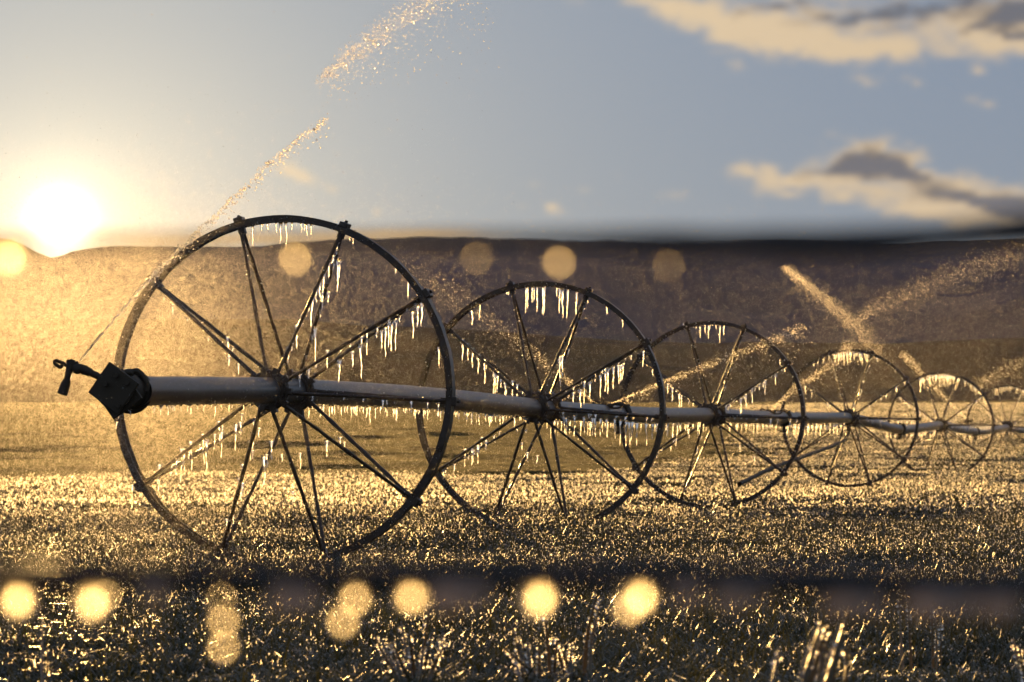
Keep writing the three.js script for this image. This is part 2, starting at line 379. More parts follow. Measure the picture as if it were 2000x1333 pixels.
function icicle(parent, top, len, r) {
  const o = new THREE.Mesh(iceShapes[Math.floor(IR() * iceShapes.length)], M.ice);
  o.name = 'icicle'; o.castShadow = o.receiveShadow = true;
  o.position.copy(top); o.scale.set(r, len, r); o.rotation.set((IR() - 0.5) * 0.05, IR() < 0.5 ? 0 : 2.6, (IR() - 0.5) * 0.08);
  scene.add(o); o.updateMatrixWorld(true); into(parent, o);
  icicleCount++;
}
function icicleGeo(top, len, r) { const g = iceShapes[Math.floor(IR() * iceShapes.length)].clone(); return g.scale(r, len, r).translate(top.x, top.y, top.z); }

// beads of ice that cling to bars: many, too small to pick apart
const beadGeo = new THREE.IcosahedronGeometry(1, 1);
function beadMatrices(points, r0, R) {
  return points.map((p) => { const k = r0 * (0.35 + 1.3 * R() * R()); return new THREE.Matrix4().compose(p, new THREE.Quaternion().setFromEuler(new THREE.Euler(R() * 3, R() * 3, R() * 3)), V(k, k * (0.8 + R() * 0.9), k)); });
}

const HALF = 0.27;                                             // half the distance between a wheel's two hub flanges
function rimGeometry(R, seed) {
  const rad = 0.036, wid = 0.04, c = 0.008, pts = [];
  const corner = (x, y, sx, sy) => { for (let i = 0; i <= 2; i++) { const a = i / 2 * Math.PI / 2; pts.push(new THREE.Vector2(x + sx * c * Math.cos(a), y + sy * c * Math.sin(a))); } };
  // closed profile of the flat steel rim: radius, then half width
  const P = [[R - rad, -wid], [R, -wid], [R, wid], [R - rad, wid], [R - rad, wid * 0.72], [R - 0.012, wid * 0.72], [R - 0.012, -wid * 0.72], [R - rad, -wid * 0.72], [R - rad, -wid]];
  for (const [x, y] of P) pts.push(new THREE.Vector2(x, y));
  let g = new THREE.LatheGeometry(pts, 160).rotateX(Math.PI / 2);
  g = g.toNonIndexed(); g.computeVertexNormals();
  return roughen(g, 0.0035, 16, seed);
}
const wheels = [];
hubs.forEach(([hx, hy, R, phase], i) => {
  const hub = at(hx, hy, lineZ(hx)), rnd = rng(300 + i), fine = i < 4;
  const w = group('wheel', hub, scene); w.name = 'wheel'; w.rotation.y = -AXIS; w.updateMatrixWorld(true);
  mesh('rim', rimGeometry(R, i * 7.7), M.steel, w);
  const flange = (s) => {
    const parts = [new THREE.CylinderGeometry(0.088, 0.088, 0.05, 24).rotateX(Math.PI / 2), new THREE.TorusGeometry(0.098, 0.014, 6, 24)];
    for (let k = 0; k < 10; k++) { const a = (phase + 36 * k) * Math.PI / 180; parts.push(new THREE.BoxGeometry(0.032, 0.05, 0.04).translate(0, 0.1, 0).rotateZ(-a)); }
    return merge(parts).translate(0, 0, s * HALF);
  };
  mesh('hub_flange', flange(-1), M.steel, w); mesh('hub_flange', flange(1), M.steel, w);
  const beads = [];
  for (let k = 0; k < 10; k++) {
    const jit = (rnd() - 0.5) * 1.2, a = (phase + 36 * k + jit) * Math.PI / 180, out = V(Math.sin(a), Math.cos(a), 0);
    for (const s of [-1, 1]) {
      const b = a + s * 0.1, from = V(Math.sin(b) * 0.105, Math.cos(b) * 0.105, s * HALF), to = out.clone().multiplyScalar(R - 0.03).setZ(s * 0.014);
      const g = rod(from, to, 0.0112, 0.0102, fine ? 8 : 6, fine ? 22 : 6);
      mesh('spoke', roughen(g, 0.0045, 26, k * 3 + s), M.steel, w);
      const n = fine ? 22 : 10;
      for (let t = 0; t < n; t++) { const p = from.clone().lerp(to, 0.05 + 0.95 * rnd()); beads.push(p.add(V((rnd() - 0.5) * 0.028, (rnd() - 0.7) * 0.034, (rnd() - 0.5) * 0.028))); }
    }
    const lug = merge([new RoundedBoxGeometry(0.05, 0.03, 0.085, 2, 0.005).translate(0, R + 0.008, 0), new THREE.CylinderGeometry(0.009, 0.009, 0.055, 8).translate(0, R + 0.008, 0), new RoundedBoxGeometry(0.036, 0.05, 0.045, 2, 0.005).translate(0, R - 0.045, 0)]).rotateZ(-a);
    mesh('lug', roughen(lug, 0.003, 20, k), M.steel, w);
  }
  const nr = i === 0 ? 260 : fine ? 360 : 220;
  for (let t = 0; t < nr; t++) { const a = rnd() * 6.2832, inner = rnd() < 0.5, r = inner ? R - 0.036 : R - 0.02 + (rnd() - 0.5) * 0.03; beads.push(V(Math.sin(a) * r, Math.cos(a) * r, inner ? (rnd() - 0.5) * 0.08 : (rnd() < 0.75 ? 0.041 : -0.041))); }
  instanced('ice_beads', beadGeo, M.bead, beadMatrices(beads, i < 2 ? 0.0032 : 0.0045, rnd), w).userData.kind = 'stuff';
  wheels.push({ g: w, hub, R, phase });
});
// where the ray through (x, y) meets the plane of wheel i
function onWheel(i, x, y) { const d = ray(x, y), n = axisDir, t = wheels[i].hub.clone().sub(camera.position).dot(n) / d.dot(n); return camera.position.clone().addScaledVector(d, t); }
function onLine(x, y) { return at(x, y, lineZ(x)); }

// icicles read off one by one: picture column, top row, bottom row, per enlarged region of 600 x 400
const px = (ox, oy, list) => { const o = []; for (let i = 0; i < list.length; i += 3) o.push([ox + list[i] * 0.3, oy + list[i + 1] * 0.3, oy + list[i + 2] * 0.3]); return o; };
const wheelIce = [
  [...px(400, 380, [315, 175, 345, 368, 170, 250, 405, 170, 245, 465, 165, 265, 497, 170, 330, 527, 170, 340, 568, 170, 250, 625, 170, 260, 645, 170, 250, 663, 170, 290, 688, 175, 275, 945, 230, 310, 967, 235, 335, 1130, 345, 395, 1152, 355, 385, 1243, 445, 520, 1325, 540, 680, 1380, 620, 690,
    835, 395, 500, 810, 440, 555, 870, 420, 640, 880, 430, 560, 772, 510, 700, 745, 570, 690, 765, 630, 750, 700, 660, 870, 808, 630, 710, 670, 710, 770, 628, 780, 860, 595, 845, 1010, 720, 860, 1110, 540, 990, 1100,
    1415, 700, 860, 1387, 725, 870, 1350, 760, 940, 1245, 810, 1020, 1215, 820, 1025, 1195, 800, 1000, 1175, 860, 1060, 1147, 880, 1010, 1050, 870, 1050, 1010, 975, 1200, 872, 1075, 1225, 797, 1010, 1140, 147, 920, 1090, 215, 1100, 1175]),
  ...px(100, 680, [705, 750, 940, 815, 715, 830, 845, 640, 880, 862, 650, 800, 905, 600, 800, 985, 550, 760, 1010, 590, 795, 1090, 470, 615, 1110, 540, 720, 1205, 490, 670, 1230, 480, 570, 1115, 455, 520, 1310, 550, 660, 1290, 600, 735, 1245, 750, 900, 1385, 700, 890, 1400, 690, 780, 1430, 600, 730, 1500, 690, 745, 1620, 680, 790, 1790, 600, 715, 1882, 580, 640, 1905, 610, 670, 1570, 930, 1010, 1225, 840, 990, 1140, 1110, 1190, 1185, 1090, 1150, 530, 880, 1050])],
  [...px(400, 380, [1735, 725, 855, 1790, 670, 820, 1972, 605, 660, 1525, 990, 1120, 1680, 935, 1085, 1712, 965, 1085, 1745, 995, 1130, 1782, 1035, 1170, 1818, 1070, 1235, 1888, 1145, 1300, 1905, 1150, 1285, 1955, 1220, 1320]),
  ...px(900, 520, [303, 140, 190, 350, 135, 230, 425, 120, 310, 437, 120, 280, 463, 120, 240, 478, 120, 235, 497, 118, 305, 535, 120, 315, 547, 120, 325, 622, 130, 205, 643, 135, 310, 655, 135, 280, 663, 135, 335, 700, 140, 345, 753, 150, 330, 827, 180, 250, 950, 240, 320, 1050, 330, 405,
    220, 680, 835, 237, 695, 820, 288, 755, 850, 335, 740, 855, 368, 765, 860, 643, 580, 740, 655, 580, 720, 640, 595, 790, 1187, 550, 660, 1058, 630, 750, 1042, 640, 760, 1022, 640, 770, 993, 650, 805, 960, 660, 835, 942, 685, 820, 907, 705, 860, 843, 750, 865, 803, 745, 900, 775, 800, 925,
    675, 975, 1115, 688, 985, 1120, 740, 970, 1110, 800, 980, 1090, 855, 985, 1105, 875, 985, 1105, 910, 990, 1110, 950, 995, 1115, 1000, 995, 1090, 1040, 1000, 1170, 1078, 1005, 1180, 1095, 1010, 1165, 1120, 1010, 1140, 1147, 1015, 1170, 1208, 1020, 1170, 1250, 1025, 1130, 1275, 1025, 1080, 30, 1185, 1310, 72, 1180, 1300, 105, 1160, 1290, 165, 1130, 1200, 430, 1210, 1275, 500, 1230, 1290]),
  ...px(500, 680, [1470, 580, 640, 1497, 605, 670])],
  [...px(900, 520, [1558, 365, 470, 1590, 365, 440, 1612, 365, 475, 1620, 365, 420, 1660, 365, 415, 1687, 375, 500, 1713, 375, 450, 1450, 370, 415, 1923, 450, 480, 1247, 660, 720, 1350, 765, 835, 1378, 790, 885, 1422, 830, 925, 1437, 840, 925, 1515, 870, 920, 1980, 745, 840, 1945, 760, 810, 1898, 785, 895, 1857, 830, 920, 1825, 855, 980, 1730, 890, 955, 1750, 895, 960, 1380, 1095, 1140]),
  ...px(1400, 600, [160, 590, 710, 190, 570, 660, 232, 520, 630, 278, 500, 545, 315, 490, 570, 380, 440, 510, 412, 345, 385, 258, 190, 215, 60, 650, 690, 85, 640, 690, 150, 900, 950, 245, 970, 1020])],
];
wheelIce.forEach((list, i) => { for (const [x, y0, y1] of list) { const a = onWheel(i, x, y0), z = -a.z, len = (y1 - y0) / F * z; icicle(wheels[i].g, a, len, 0.0052 + 0.0034 * IR() + 0.008 * Math.min(len, 0.2)); } });
// the far wheels: thick fringes under the top of the rim and along the upper spokes
function fringe(i, angles, n, lenMin, lenMax, many) {
  const { g, hub, R } = wheels[i], sink = [], q = new THREE.Quaternion().setFromAxisAngle(V(0, 1, 0), -AXIS);
  for (let k = 0; k < n; k++) {
    const a = lerp(angles[0], angles[1], (k + IR()) / n) * Math.PI / 180, p = V(Math.sin(a) * (R - 0.03), Math.cos(a) * (R - 0.03), (IR() - 0.5) * 0.07).applyQuaternion(q).add(hub), len = lerp(lenMin, lenMax, Math.pow(IR(), 1.3)), r = 0.006 + 0.004 * IR();
    if (many) sink.push(icicleGeo(p, len, r)); else icicle(g, p, len, r);
  }
  return sink;
}
function spokeIce(i, k, n, lenMin, lenMax, many) {
  const { g, hub, R, phase } = wheels[i], a = (phase + 36 * k) * Math.PI / 180, sink = [], q = new THREE.Quaternion().setFromAxisAngle(V(0, 1, 0), -AXIS);
  for (let t = 0; t < n; t++) {
    const u = lerp(0.16, 0.97, (t + IR()) / n), s = IR() < 0.5 ? -1 : 1, p = V(Math.sin(a) * R * u, Math.cos(a) * R * u - 0.012, s * HALF * (1 - u)).applyQuaternion(q).add(hub), len = lerp(lenMin, lenMax, IR() * IR()), r = 0.006 + 0.004 * IR();
    if (many) sink.push(icicleGeo(p, len, r)); else icicle(g, p, len, r);
  }
  return sink;
}
fringe(3, [-14, 16], 24, 0.07, 0.19); fringe(3, [-34, -16], 4, 0.05, 0.12); fringe(3, [24, 60], 5, 0.03, 0.09);
for (const [k, n] of [[1, 9], [2, 12], [9, 4], [3, 12], [0, 5]]) spokeIce(3, k, n, 0.04, 0.16);
fringe(2, [-12, -4], 2, 0.03, 0.07);
{
  const rest = (i, list) => { const o = mesh('icicle_fringe', merge(list), M.ice, scene); o.name = 'icicle_fringe'; o.userData.kind = 'stuff'; o.updateMatrixWorld(true); into(wheels[i].g, o); };
  rest(4, [...fringe(4, [-24, 22], 44, 0.08, 0.26, true), ...fringe(4, [24, 62], 16, 0.05, 0.16, true), ...[[0, 14], [1, 14], [2, 12], [3, 26], [9, 16], [7, 8], [4, 6]].flatMap(([k, n]) => spokeIce(4, k, n, 0.05, 0.2, true))]);
  rest(5, [...fringe(5, [-22, 40], 26, 0.05, 0.2, true), ...[[0, 8], [1, 8], [2, 12], [3, 14], [9, 10]].flatMap(([k, n]) => spokeIce(5, k, n, 0.05, 0.18, true))]);
}
for (const i of [0, 1, 2]) {                                   // small ones along the spokes, too many to name
  const list = [[1, 9], [2, 14], [3, 8], [6, 8], [7, 12], [8, 4], [9, 7]].flatMap(([k, n]) => spokeIce(i, k, n, 0.02, 0.1, true)), o = mesh('icicle_fringe', merge(list), M.ice, scene);
  o.name = 'icicle_fringe'; o.userData.kind = 'stuff'; o.updateMatrixWorld(true); into(wheels[i].g, o);
}
for (const { g } of wheels) into(line, g);

// pipe: sections between couplers, following its sag
const run = [[268, 764], [420, 763], [551, 764], [700, 770], [850, 779], [1000, 793], [1055, 799], [1210, 809.5], [1300, 812], [1390, 811.5], [1530, 817], [1600, 817], [1660, 817.5], [1757, 838.5], [1800, 836], [1838, 831], [1905, 843], [1945, 839], [1968, 836], [2020, 846], [2080, 848]];
const runCurve = new THREE.CatmullRomCurve3(run.map(([x, y]) => onLine(x, y)), false, 'centripetal');
const runT = (x) => { let lo = 0, hi = 1; for (let i = 0; i < 40; i++) { const m = (lo + hi) / 2, p = runCurve.getPoint(m), s = CX + F * p.x / -p.z; if (s < x) lo = m; else hi = m; } return lo; };
class Part extends THREE.Curve { constructor(a, b) { super(); this.a = a; this.b = b; } getPoint(t, o = new THREE.Vector3()) { return runCurve.getPoint(lerp(this.a, this.b, t), o); } }
const PIPE = 0.0705, joints = [268, 1210, 1530, 1757, 1905, 2080], pipes = [];
for (let k = 0; k + 1 < joints.length; k++) {
  const g = new THREE.TubeGeometry(new Part(runT(joints[k]), runT(joints[k + 1])), 90, PIPE, 28, false);
  pipes.push(mesh('pipe', local(roughen(g, 0.0022, 22, k * 5)), M.aluminium, line));
}
const pipeAt = (x) => { let k = 0; while (k < pipes.length - 1 && x > joints[k + 1]) k++; return pipes[k]; };
for (const jx of joints.slice(1, 5)) {                         // couplers: a clamped collar, bolts and a drain below
  const t = runT(jx), p = runCurve.getPoint(t), d = runCurve.getTangent(t), q = new THREE.Quaternion().setFromUnitVectors(V(0, 0, 1), d), parts = [];
  parts.push(new THREE.CylinderGeometry(0.084, 0.084, 0.09, 26).rotateX(Math.PI / 2), new THREE.TorusGeometry(0.086, 0.014, 8, 26).translate(0, 0, 0.045), new THREE.TorusGeometry(0.086, 0.014, 8, 26).translate(0, 0, -0.045), new THREE.TorusGeometry(0.088, 0.01, 8, 26));
  for (const a of [0.9, 2.3, 4.0, 5.4]) parts.push(new THREE.BoxGeometry(0.024, 0.024, 0.12).translate(Math.cos(a) * 0.098, Math.sin(a) * 0.098, 0));
  const c = merge(parts).applyQuaternion(q).translate(p.x, p.y, p.z);
  mesh('coupler', local(roughen(c, 0.003, 20, 2)), M.iron, line);
  const dr = merge([new THREE.CylinderGeometry(0.026, 0.022, 0.06, 12).translate(0, -0.125, 0), new THREE.CylinderGeometry(0.04, 0.04, 0.022, 12).translate(0, -0.155, 0)]).translate(p.x, p.y, p.z);
  mesh('drain_valve', local(dr), M.iron, line);
}
// icicles and beads under the pipe
const pipeIce = [...px(100, 680, [650, 355, 400, 668, 355, 430, 712, 355, 390, 753, 355, 445, 788, 355, 415, 805, 355, 410, 910, 355, 440, 1000, 352, 385, 1085, 345, 380, 1103, 345, 390, 1580, 320, 420, 1607, 320, 440, 1670, 330, 460]),
  ...px(500, 680, [425, 330, 365, 620, 355, 430, 645, 355, 445, 740, 360, 495, 690, 355, 400, 810, 365, 430, 910, 375, 480, 970, 380, 430, 1105, 395, 440, 1190, 400, 450, 1205, 400, 455, 1290, 405, 440, 1320, 410, 465, 1362, 415, 440, 1382, 415, 445, 1405, 415, 500, 1452, 420, 505, 1515, 425, 490, 1525, 425, 515, 1535, 425, 490, 1590, 430, 500, 1605, 430, 495, 1720, 440, 470])];
for (const [x, y0, y1] of pipeIce) { const a = onLine(x, y0), z = -a.z; icicle(pipeAt(x), a, (y1 - y0) / F * z, 0.0055 + 0.0022 * IR()); }
{
  const list = [], hang = (x, off) => { const t = runT(x), p = runCurve.getPoint(t); return p.add(V(off * 0.03, -PIPE + 0.004, 0)); };
  for (let k = 0; k < 30; k++) { const x = lerp(600, 1030, (k + IR()) / 30); list.push(icicleGeo(hang(x, IR() - 0.5), 0.025 + 0.08 * IR() * IR(), 0.0048)); }
  for (let k = 0; k < 10; k++) { const x = lerp(1060, 1200, (k + IR()) / 10); list.push(icicleGeo(hang(x, IR() - 0.5), 0.03 + 0.1 * IR(), 0.0055)); }
  for (let k = 0; k < 14; k++) { const x = lerp(1415, 1520, (k + IR()) / 14); list.push(icicleGeo(hang(x, IR() - 0.5), 0.04 + 0.1 * IR(), 0.0055)); }
  for (const [a, b, n, len] of [[600, 1040, 60, 0.05], [300, 540, 16, 0.04], [1075, 1300, 34, 0.1], [1395, 1530, 26, 0.1]]) for (let k = 0; k < n; k++) { const x = lerp(a, b, (k + IR()) / n); list.push(icicleGeo(hang(x, IR() - 0.5), 0.02 + len * IR() * IR() * 1.6, 0.0042 + 0.002 * IR())); }
  const rest = [[1300, 1385, 14, 0.1], [1535, 1650, 30, 0.16], [1690, 1755, 14, 0.1], [1770, 1830, 14, 0.12], [1850, 1900, 12, 0.12], [1910, 2000, 16, 0.12]];
  list.push(...rest.flatMap(([a, b, n, len]) => Array.from({ length: n }, (_, k) => icicleGeo(hang(lerp(a, b, (k + IR()) / n), IR() - 0.5), 0.04 + len * IR(), 0.0065 + 0.003 * IR()))));
  mesh('icicle_fringe', local(merge(list)), M.ice, line).userData.kind = 'stuff';
  const R = rng(91), pts = [];
  for (let k = 0; k < 1500; k++) { const x = lerp(300, 1650, Math.pow(R(), 0.8)), p = runCurve.getPoint(runT(x)), a = -Math.PI / 2 + gauss(R) * 1.5, side = V(Math.cos(AXIS), 0, Math.sin(AXIS)); pts.push(p.addScaledVector(side, Math.cos(a) * PIPE).add(V(0, Math.sin(a) * PIPE, 0)).sub(base)); }
  instanced('ice_beads', beadGeo, M.bead, beadMatrices(pts, 0.0032, R), line).userData.kind = 'stuff';
}

// end of the pipe: bolted end plates and the near sprinkler
const Z0 = lineZ(255);
const e = (x, y, dz = 0) => at(90 + x * 0.12, 680 + y * 0.12, Z0 + dz);          // points of the enlarged region (90, 680)
{
  const c = e(1180, 700), q = new THREE.Quaternion().setFromUnitVectors(V(0, 0, 1), axisDir);
  const put = (g) => local(g.translate(c.x, c.y, c.z));
  const drum = merge([new THREE.CylinderGeometry(0.082, 0.086, 0.26, 24).rotateX(Math.PI / 2), new THREE.TorusGeometry(0.088, 0.02, 8, 24).translate(0, 0, 0.13)]).applyQuaternion(q).translate(0.015, 0, -0.02);
  mesh('end_cap', put(drum), M.iron, line);
  const plate = (s, turn, x, y, z) => new RoundedBoxGeometry(s, s, 0.024, 2, 0.003).rotateZ(turn).rotateY(-0.2).translate(x, y, z);
  mesh('end_plate', put(plate(0.176, -0.62, -0.012, 0.012, 0.1)), M.iron, line);
  mesh('end_plate', put(plate(0.17, 0.62, 0.004, -0.016, 0.066)), M.iron, line);
  for (const [x, y] of [[-0.05, 0.03], [0.05, 0.035], [0.01, -0.07], [0.0, 0.07]]) mesh('bolt', put(new THREE.CylinderGeometry(0.012, 0.012, 0.04, 6).rotateX(Math.PI / 2).translate(x, y, 0.12)), M.iron, line);
  const latch = merge([tube([e(1400, 400), e(1440, 370), e(1530, 410), e(1640, 590), e(1620, 700)], 0.013, 20, 8), rod(e(1300, 400), e(1420, 400), 0.016)]);
  mesh('latch', local(latch), M.iron, line);
  const iron = M.iron, s = group('sprinkler', e(400, 400), line); s.position.sub(base);
  const so = e(400, 400), loc = (g) => g.translate(-so.x, -so.y, -so.z);
  mesh('riser', loc(merge([rod(e(900, 490), e(690, 390), 0.0165, 0.0165, 12), rod(e(720, 405), e(560, 330), 0.021, 0.021, 12), rod(e(640, 370), e(600, 350), 0.027, 0.027, 6), rod(e(580, 330), e(440, 330), 0.021, 0.019, 12), new THREE.SphereGeometry(0.026, 12, 10).translate(...e(505, 340).toArray())])), iron, s);
  mesh('body', loc(merge([rod(e(395, 190), e(385, 330), 0.0165, 0.02, 12), rod(e(385, 320), e(330, 520), 0.018, 0.014, 12), rod(e(400, 210), e(405, 175), 0.006, 0.004, 8), new THREE.CylinderGeometry(0.02, 0.02, 0.012, 10).translate(...e(395, 215).toArray())])), iron, s);
  mesh('nozzle', loc(merge([rod(e(440, 260), e(520, 235), 0.010, 0.007, 10), rod(e(400, 290), e(450, 262), 0.015, 0.012, 10)])), iron, s);
  mesh('weight', loc(merge([rod(e(320, 560), e(255, 760), 0.022, 0.024, 8), rod(e(335, 520), e(315, 600), 0.02, 0.02, 8)])), iron, s);
  mesh('swing_arm', loc(merge([tube([e(330, 290), e(270, 250), e(180, 215), e(140, 200)], 0.0085, 12, 8), tube([e(140, 195), e(130, 240), e(180, 290), e(230, 315), e(255, 270)], 0.0085, 14, 8), rod(e(255, 265), e(250, 225), 0.006)])), iron, s);
  for (let k = 0; k < 10; k++) { const b = new THREE.Mesh(beadGeo, M.ice); b.name = 'ice_drop'; const p = e(lerp(430, 360, k / 9), lerp(420, 560, k / 9)); b.position.copy(p).sub(so); b.scale.setScalar(0.004 + 0.002 * IR()); s.add(b); }
  for (const [x, y0, y1] of [[1360, 1000, 1130], [1180, 1090, 1160], [1145, 1200, 1330], [1100, 1090, 1130]]) { const a = e(x, y0); icicle(line, a, (y1 - y0) * 0.12 / F * Z0, 0.005); }
}
// sprinklers farther along, each on a short riser on the pipe
function smallSprinkler(x, y, flip) {
  const z = lineZ(x), k = z / 28, f = flip ? -1 : 1, P = (dx, dy) => at(x + dx * f / k, y + dy / k, z), so = P(0, 0);
  const s = group('sprinkler', so.clone().sub(base), line), loc = (g) => g.translate(-so.x, -so.y, -so.z);
  mesh('riser', loc(merge([rod(P(4, 34), P(2, 6), 0.02, 0.018, 10), new THREE.CylinderGeometry(0.034, 0.034, 0.03, 8).translate(...P(3, 22).toArray())])), M.iron, s);
  mesh('body', loc(merge([rod(P(-16, 4), P(20, 2), 0.019, 0.019, 10), new THREE.CylinderGeometry(0.026, 0.03, 0.06, 10).translate(...P(2, 4).toArray()), rod(P(2, 0), P(0, -12), 0.008, 0.006, 8)])), M.iron, s);
  mesh('nozzle', loc(merge([rod(P(-14, 3), P(-22, -4), 0.014, 0.009, 10), rod(P(18, 2), P(27, -2), 0.014, 0.009, 10)])), M.iron, s);
  mesh('swing_arm', loc(merge([tube([P(10, 6), P(24, 8), P(36, 6), P(40, 0)], 0.009, 12, 8), rod(P(-6, -2), P(-20, -8), 0.007)])), M.iron, s);
}
smallSprinkler(1178, 790, false);
smallSprinkler(1500, 803, false);
smallSprinkler(1893, 822, true);
// stabiliser arm trailing from the fourth wheel's hub
mesh('stabiliser_arm', local(tube([onLine(1654, 828), onLine(1659, 842), onLine(1652, 856), onLine(1625, 868).add(V(0, 0, 0.6)), onLine(1560, 889).add(V(0, 0, 1.2)), onLine(1490, 912).add(V(0, 0, 1.5)), onLine(1425, 942).add(V(0, 0, 1.6))], 0.022, 60, 10)), M.iron, line);

// ------------------------------------------------------------------ water in the air
const drop = new THREE.IcosahedronGeometry(1, 1);
class Drops {                                                   // places of many droplets, written straight into one array
  constructor(n) { this.a = new Float32Array(n * 16); this.n = 0; }
  add(p, r, R) { const o = 16 * this.n++, a = this.a; a[o] = r; a[o + 5] = r * (0.85 + 0.5 * R()); a[o + 10] = r; a[o + 12] = p.x; a[o + 13] = p.y; a[o + 14] = p.z; a[o + 15] = 1; }
  build(name, mat, parent = scene) { const m = new THREE.InstancedMesh(drop, mat, this.n); m.instanceMatrix.array.set(this.a.subarray(0, this.n * 16)); m.name = parent === scene ? numbered(name) : name; m.castShadow = m.receiveShadow = true; parent.add(m); return m; }
}
function dropMatrix(p, r, R) { return new THREE.Matrix4().compose(p, new THREE.Quaternion().setFromEuler(new THREE.Euler(R() * 3, R() * 3, R() * 3)), V(r, r * (0.8 + 0.7 * R()), r)); }
function jet(label, pts, spread0, spread1, n, r0, r1, clump, seed, extra, mat = M.mist) {
  const R = rng(seed), path = new THREE.CatmullRomCurve3(pts), o = group('water_jet', pts[0]), list = new Drops(n);
  tag(o, label, 'water jet', { group: 'water jets of the sprinklers' });
  for (let k = 0; k < n; k++) {
    const t = Math.pow(R(), 0.85), p = path.getPoint(t), s = lerp(spread0, spread1, t), wob = clump * Math.sin(t * 60 + seed) * s;
    p.add(V(gauss(R) * s, gauss(R) * s + wob * 0.4, gauss(R) * s * 1.5)); if (R() < 0.28) p.add(V(R() * s * 2, -R() * R() * s * 7, (R() - 0.5) * s * 4));
    list.add(p.sub(pts[0]), lerp(r0, r1, Math.pow(R(), 3)), R);
  }
  list.build('droplets', mat, o).userData.kind = 'stuff';
  if (extra) extra(o, pts[0], R);
  return o;
}
jet('strong water jet rising from the black sprinkler past the nearest wheel', [at(154, 706, Z0), at(222, 622, Z0), at(290, 545, Z0), at(345, 492, Z0), at(430, 412, Z0), at(540, 308, Z0), at(640, 230, Z0)], 0.002, 0.016, 1900, 0.0014, 0.005, 1.1, 41, (o, b0, R) => {
  const pts = []; for (let k = 0; k <= 30; k++) { const t = k / 30; pts.push(at(lerp(154, 292, t) + (R() - 0.5) * 3 * t, lerp(706, 543, t) - 8 * t * (1 - t) + (R() - 0.5) * 3 * t, Z0).sub(b0)); }
  for (let s = 0; s < 3; s++) mesh('stream', roughen(tube(pts.map((p, k) => p.clone().add(V((R() - 0.5) * 0.018 * k / 30, (R() - 0.5) * 0.018 * k / 30, 0))), 0.0048 - s * 0.0012, 90, 6), 0.0022, 60, s), M.bead, o);
}, M.spark);
jet('loose veil of golden droplets drifting above the strong jet', [at(622, 156, Z0), at(680, 112, Z0), at(745, 62, Z0), at(840, 0, Z0), at(940, -55, Z0)], 0.022, 0.07, 3600, 0.0009, 0.0032, 1.1, 42, null, M.spark);
jet('thin jet going left behind the second wheel', [at(1160, 787, 31), at(1110, 745, 31.5), at(1040, 690, 32), at(960, 632, 33), at(880, 575, 34), at(790, 525, 35)], 0.006, 0.13, 1700, 0.001, 0.0029, 0.3, 43);
jet('golden jet going right across the third wheel', [at(1194, 789, 30), at(1260, 762, 30.5), at(1340, 730, 31), at(1440, 690, 32), at(1520, 660, 33), at(1568, 643, 33.5)], 0.006, 0.055, 2000, 0.001, 0.0032, 0.4, 44);
jet('broad slanting jet over the fourth wheel', [at(1725, 700, 55), at(1680, 648, 55), at(1630, 600, 55), at(1575, 555, 55), at(1532, 522, 55)], 0.15, 0.05, 4200, 0.0016, 0.0034, 0.1, 45);
jet('wide golden spray fanning out towards the right edge', [at(1660, 632, 48), at(1740, 590, 48), at(1830, 548, 48), at(1920, 515, 48), at(2020, 490, 48), at(2120, 480, 48)], 0.07, 0.22, 4200, 0.0014, 0.0033, 0.2, 46);
jet('short jet through the left side of the fourth wheel', [at(1508, 800, 41), at(1545, 765, 41), at(1590, 735, 42), at(1640, 700, 43), at(1660, 672, 44)], 0.01, 0.09, 1300, 0.0014, 0.0038, 0.3, 47);
jet('faint thin jet above the fifth wheel', [at(1885, 815, 72), at(1850, 782, 72), at(1812, 742, 72), at(1785, 712, 72), at(1763, 690, 72)], 0.02, 0.08, 900, 0.0028, 0.0055, 0.1, 48);
jet('faint spray beside the farthest wheel', [at(1900, 760, 76), at(1940, 735, 76), at(1990, 708, 76), at(2060, 680, 76)], 0.1, 0.2, 900, 0.0028, 0.0055, 0.1, 49);

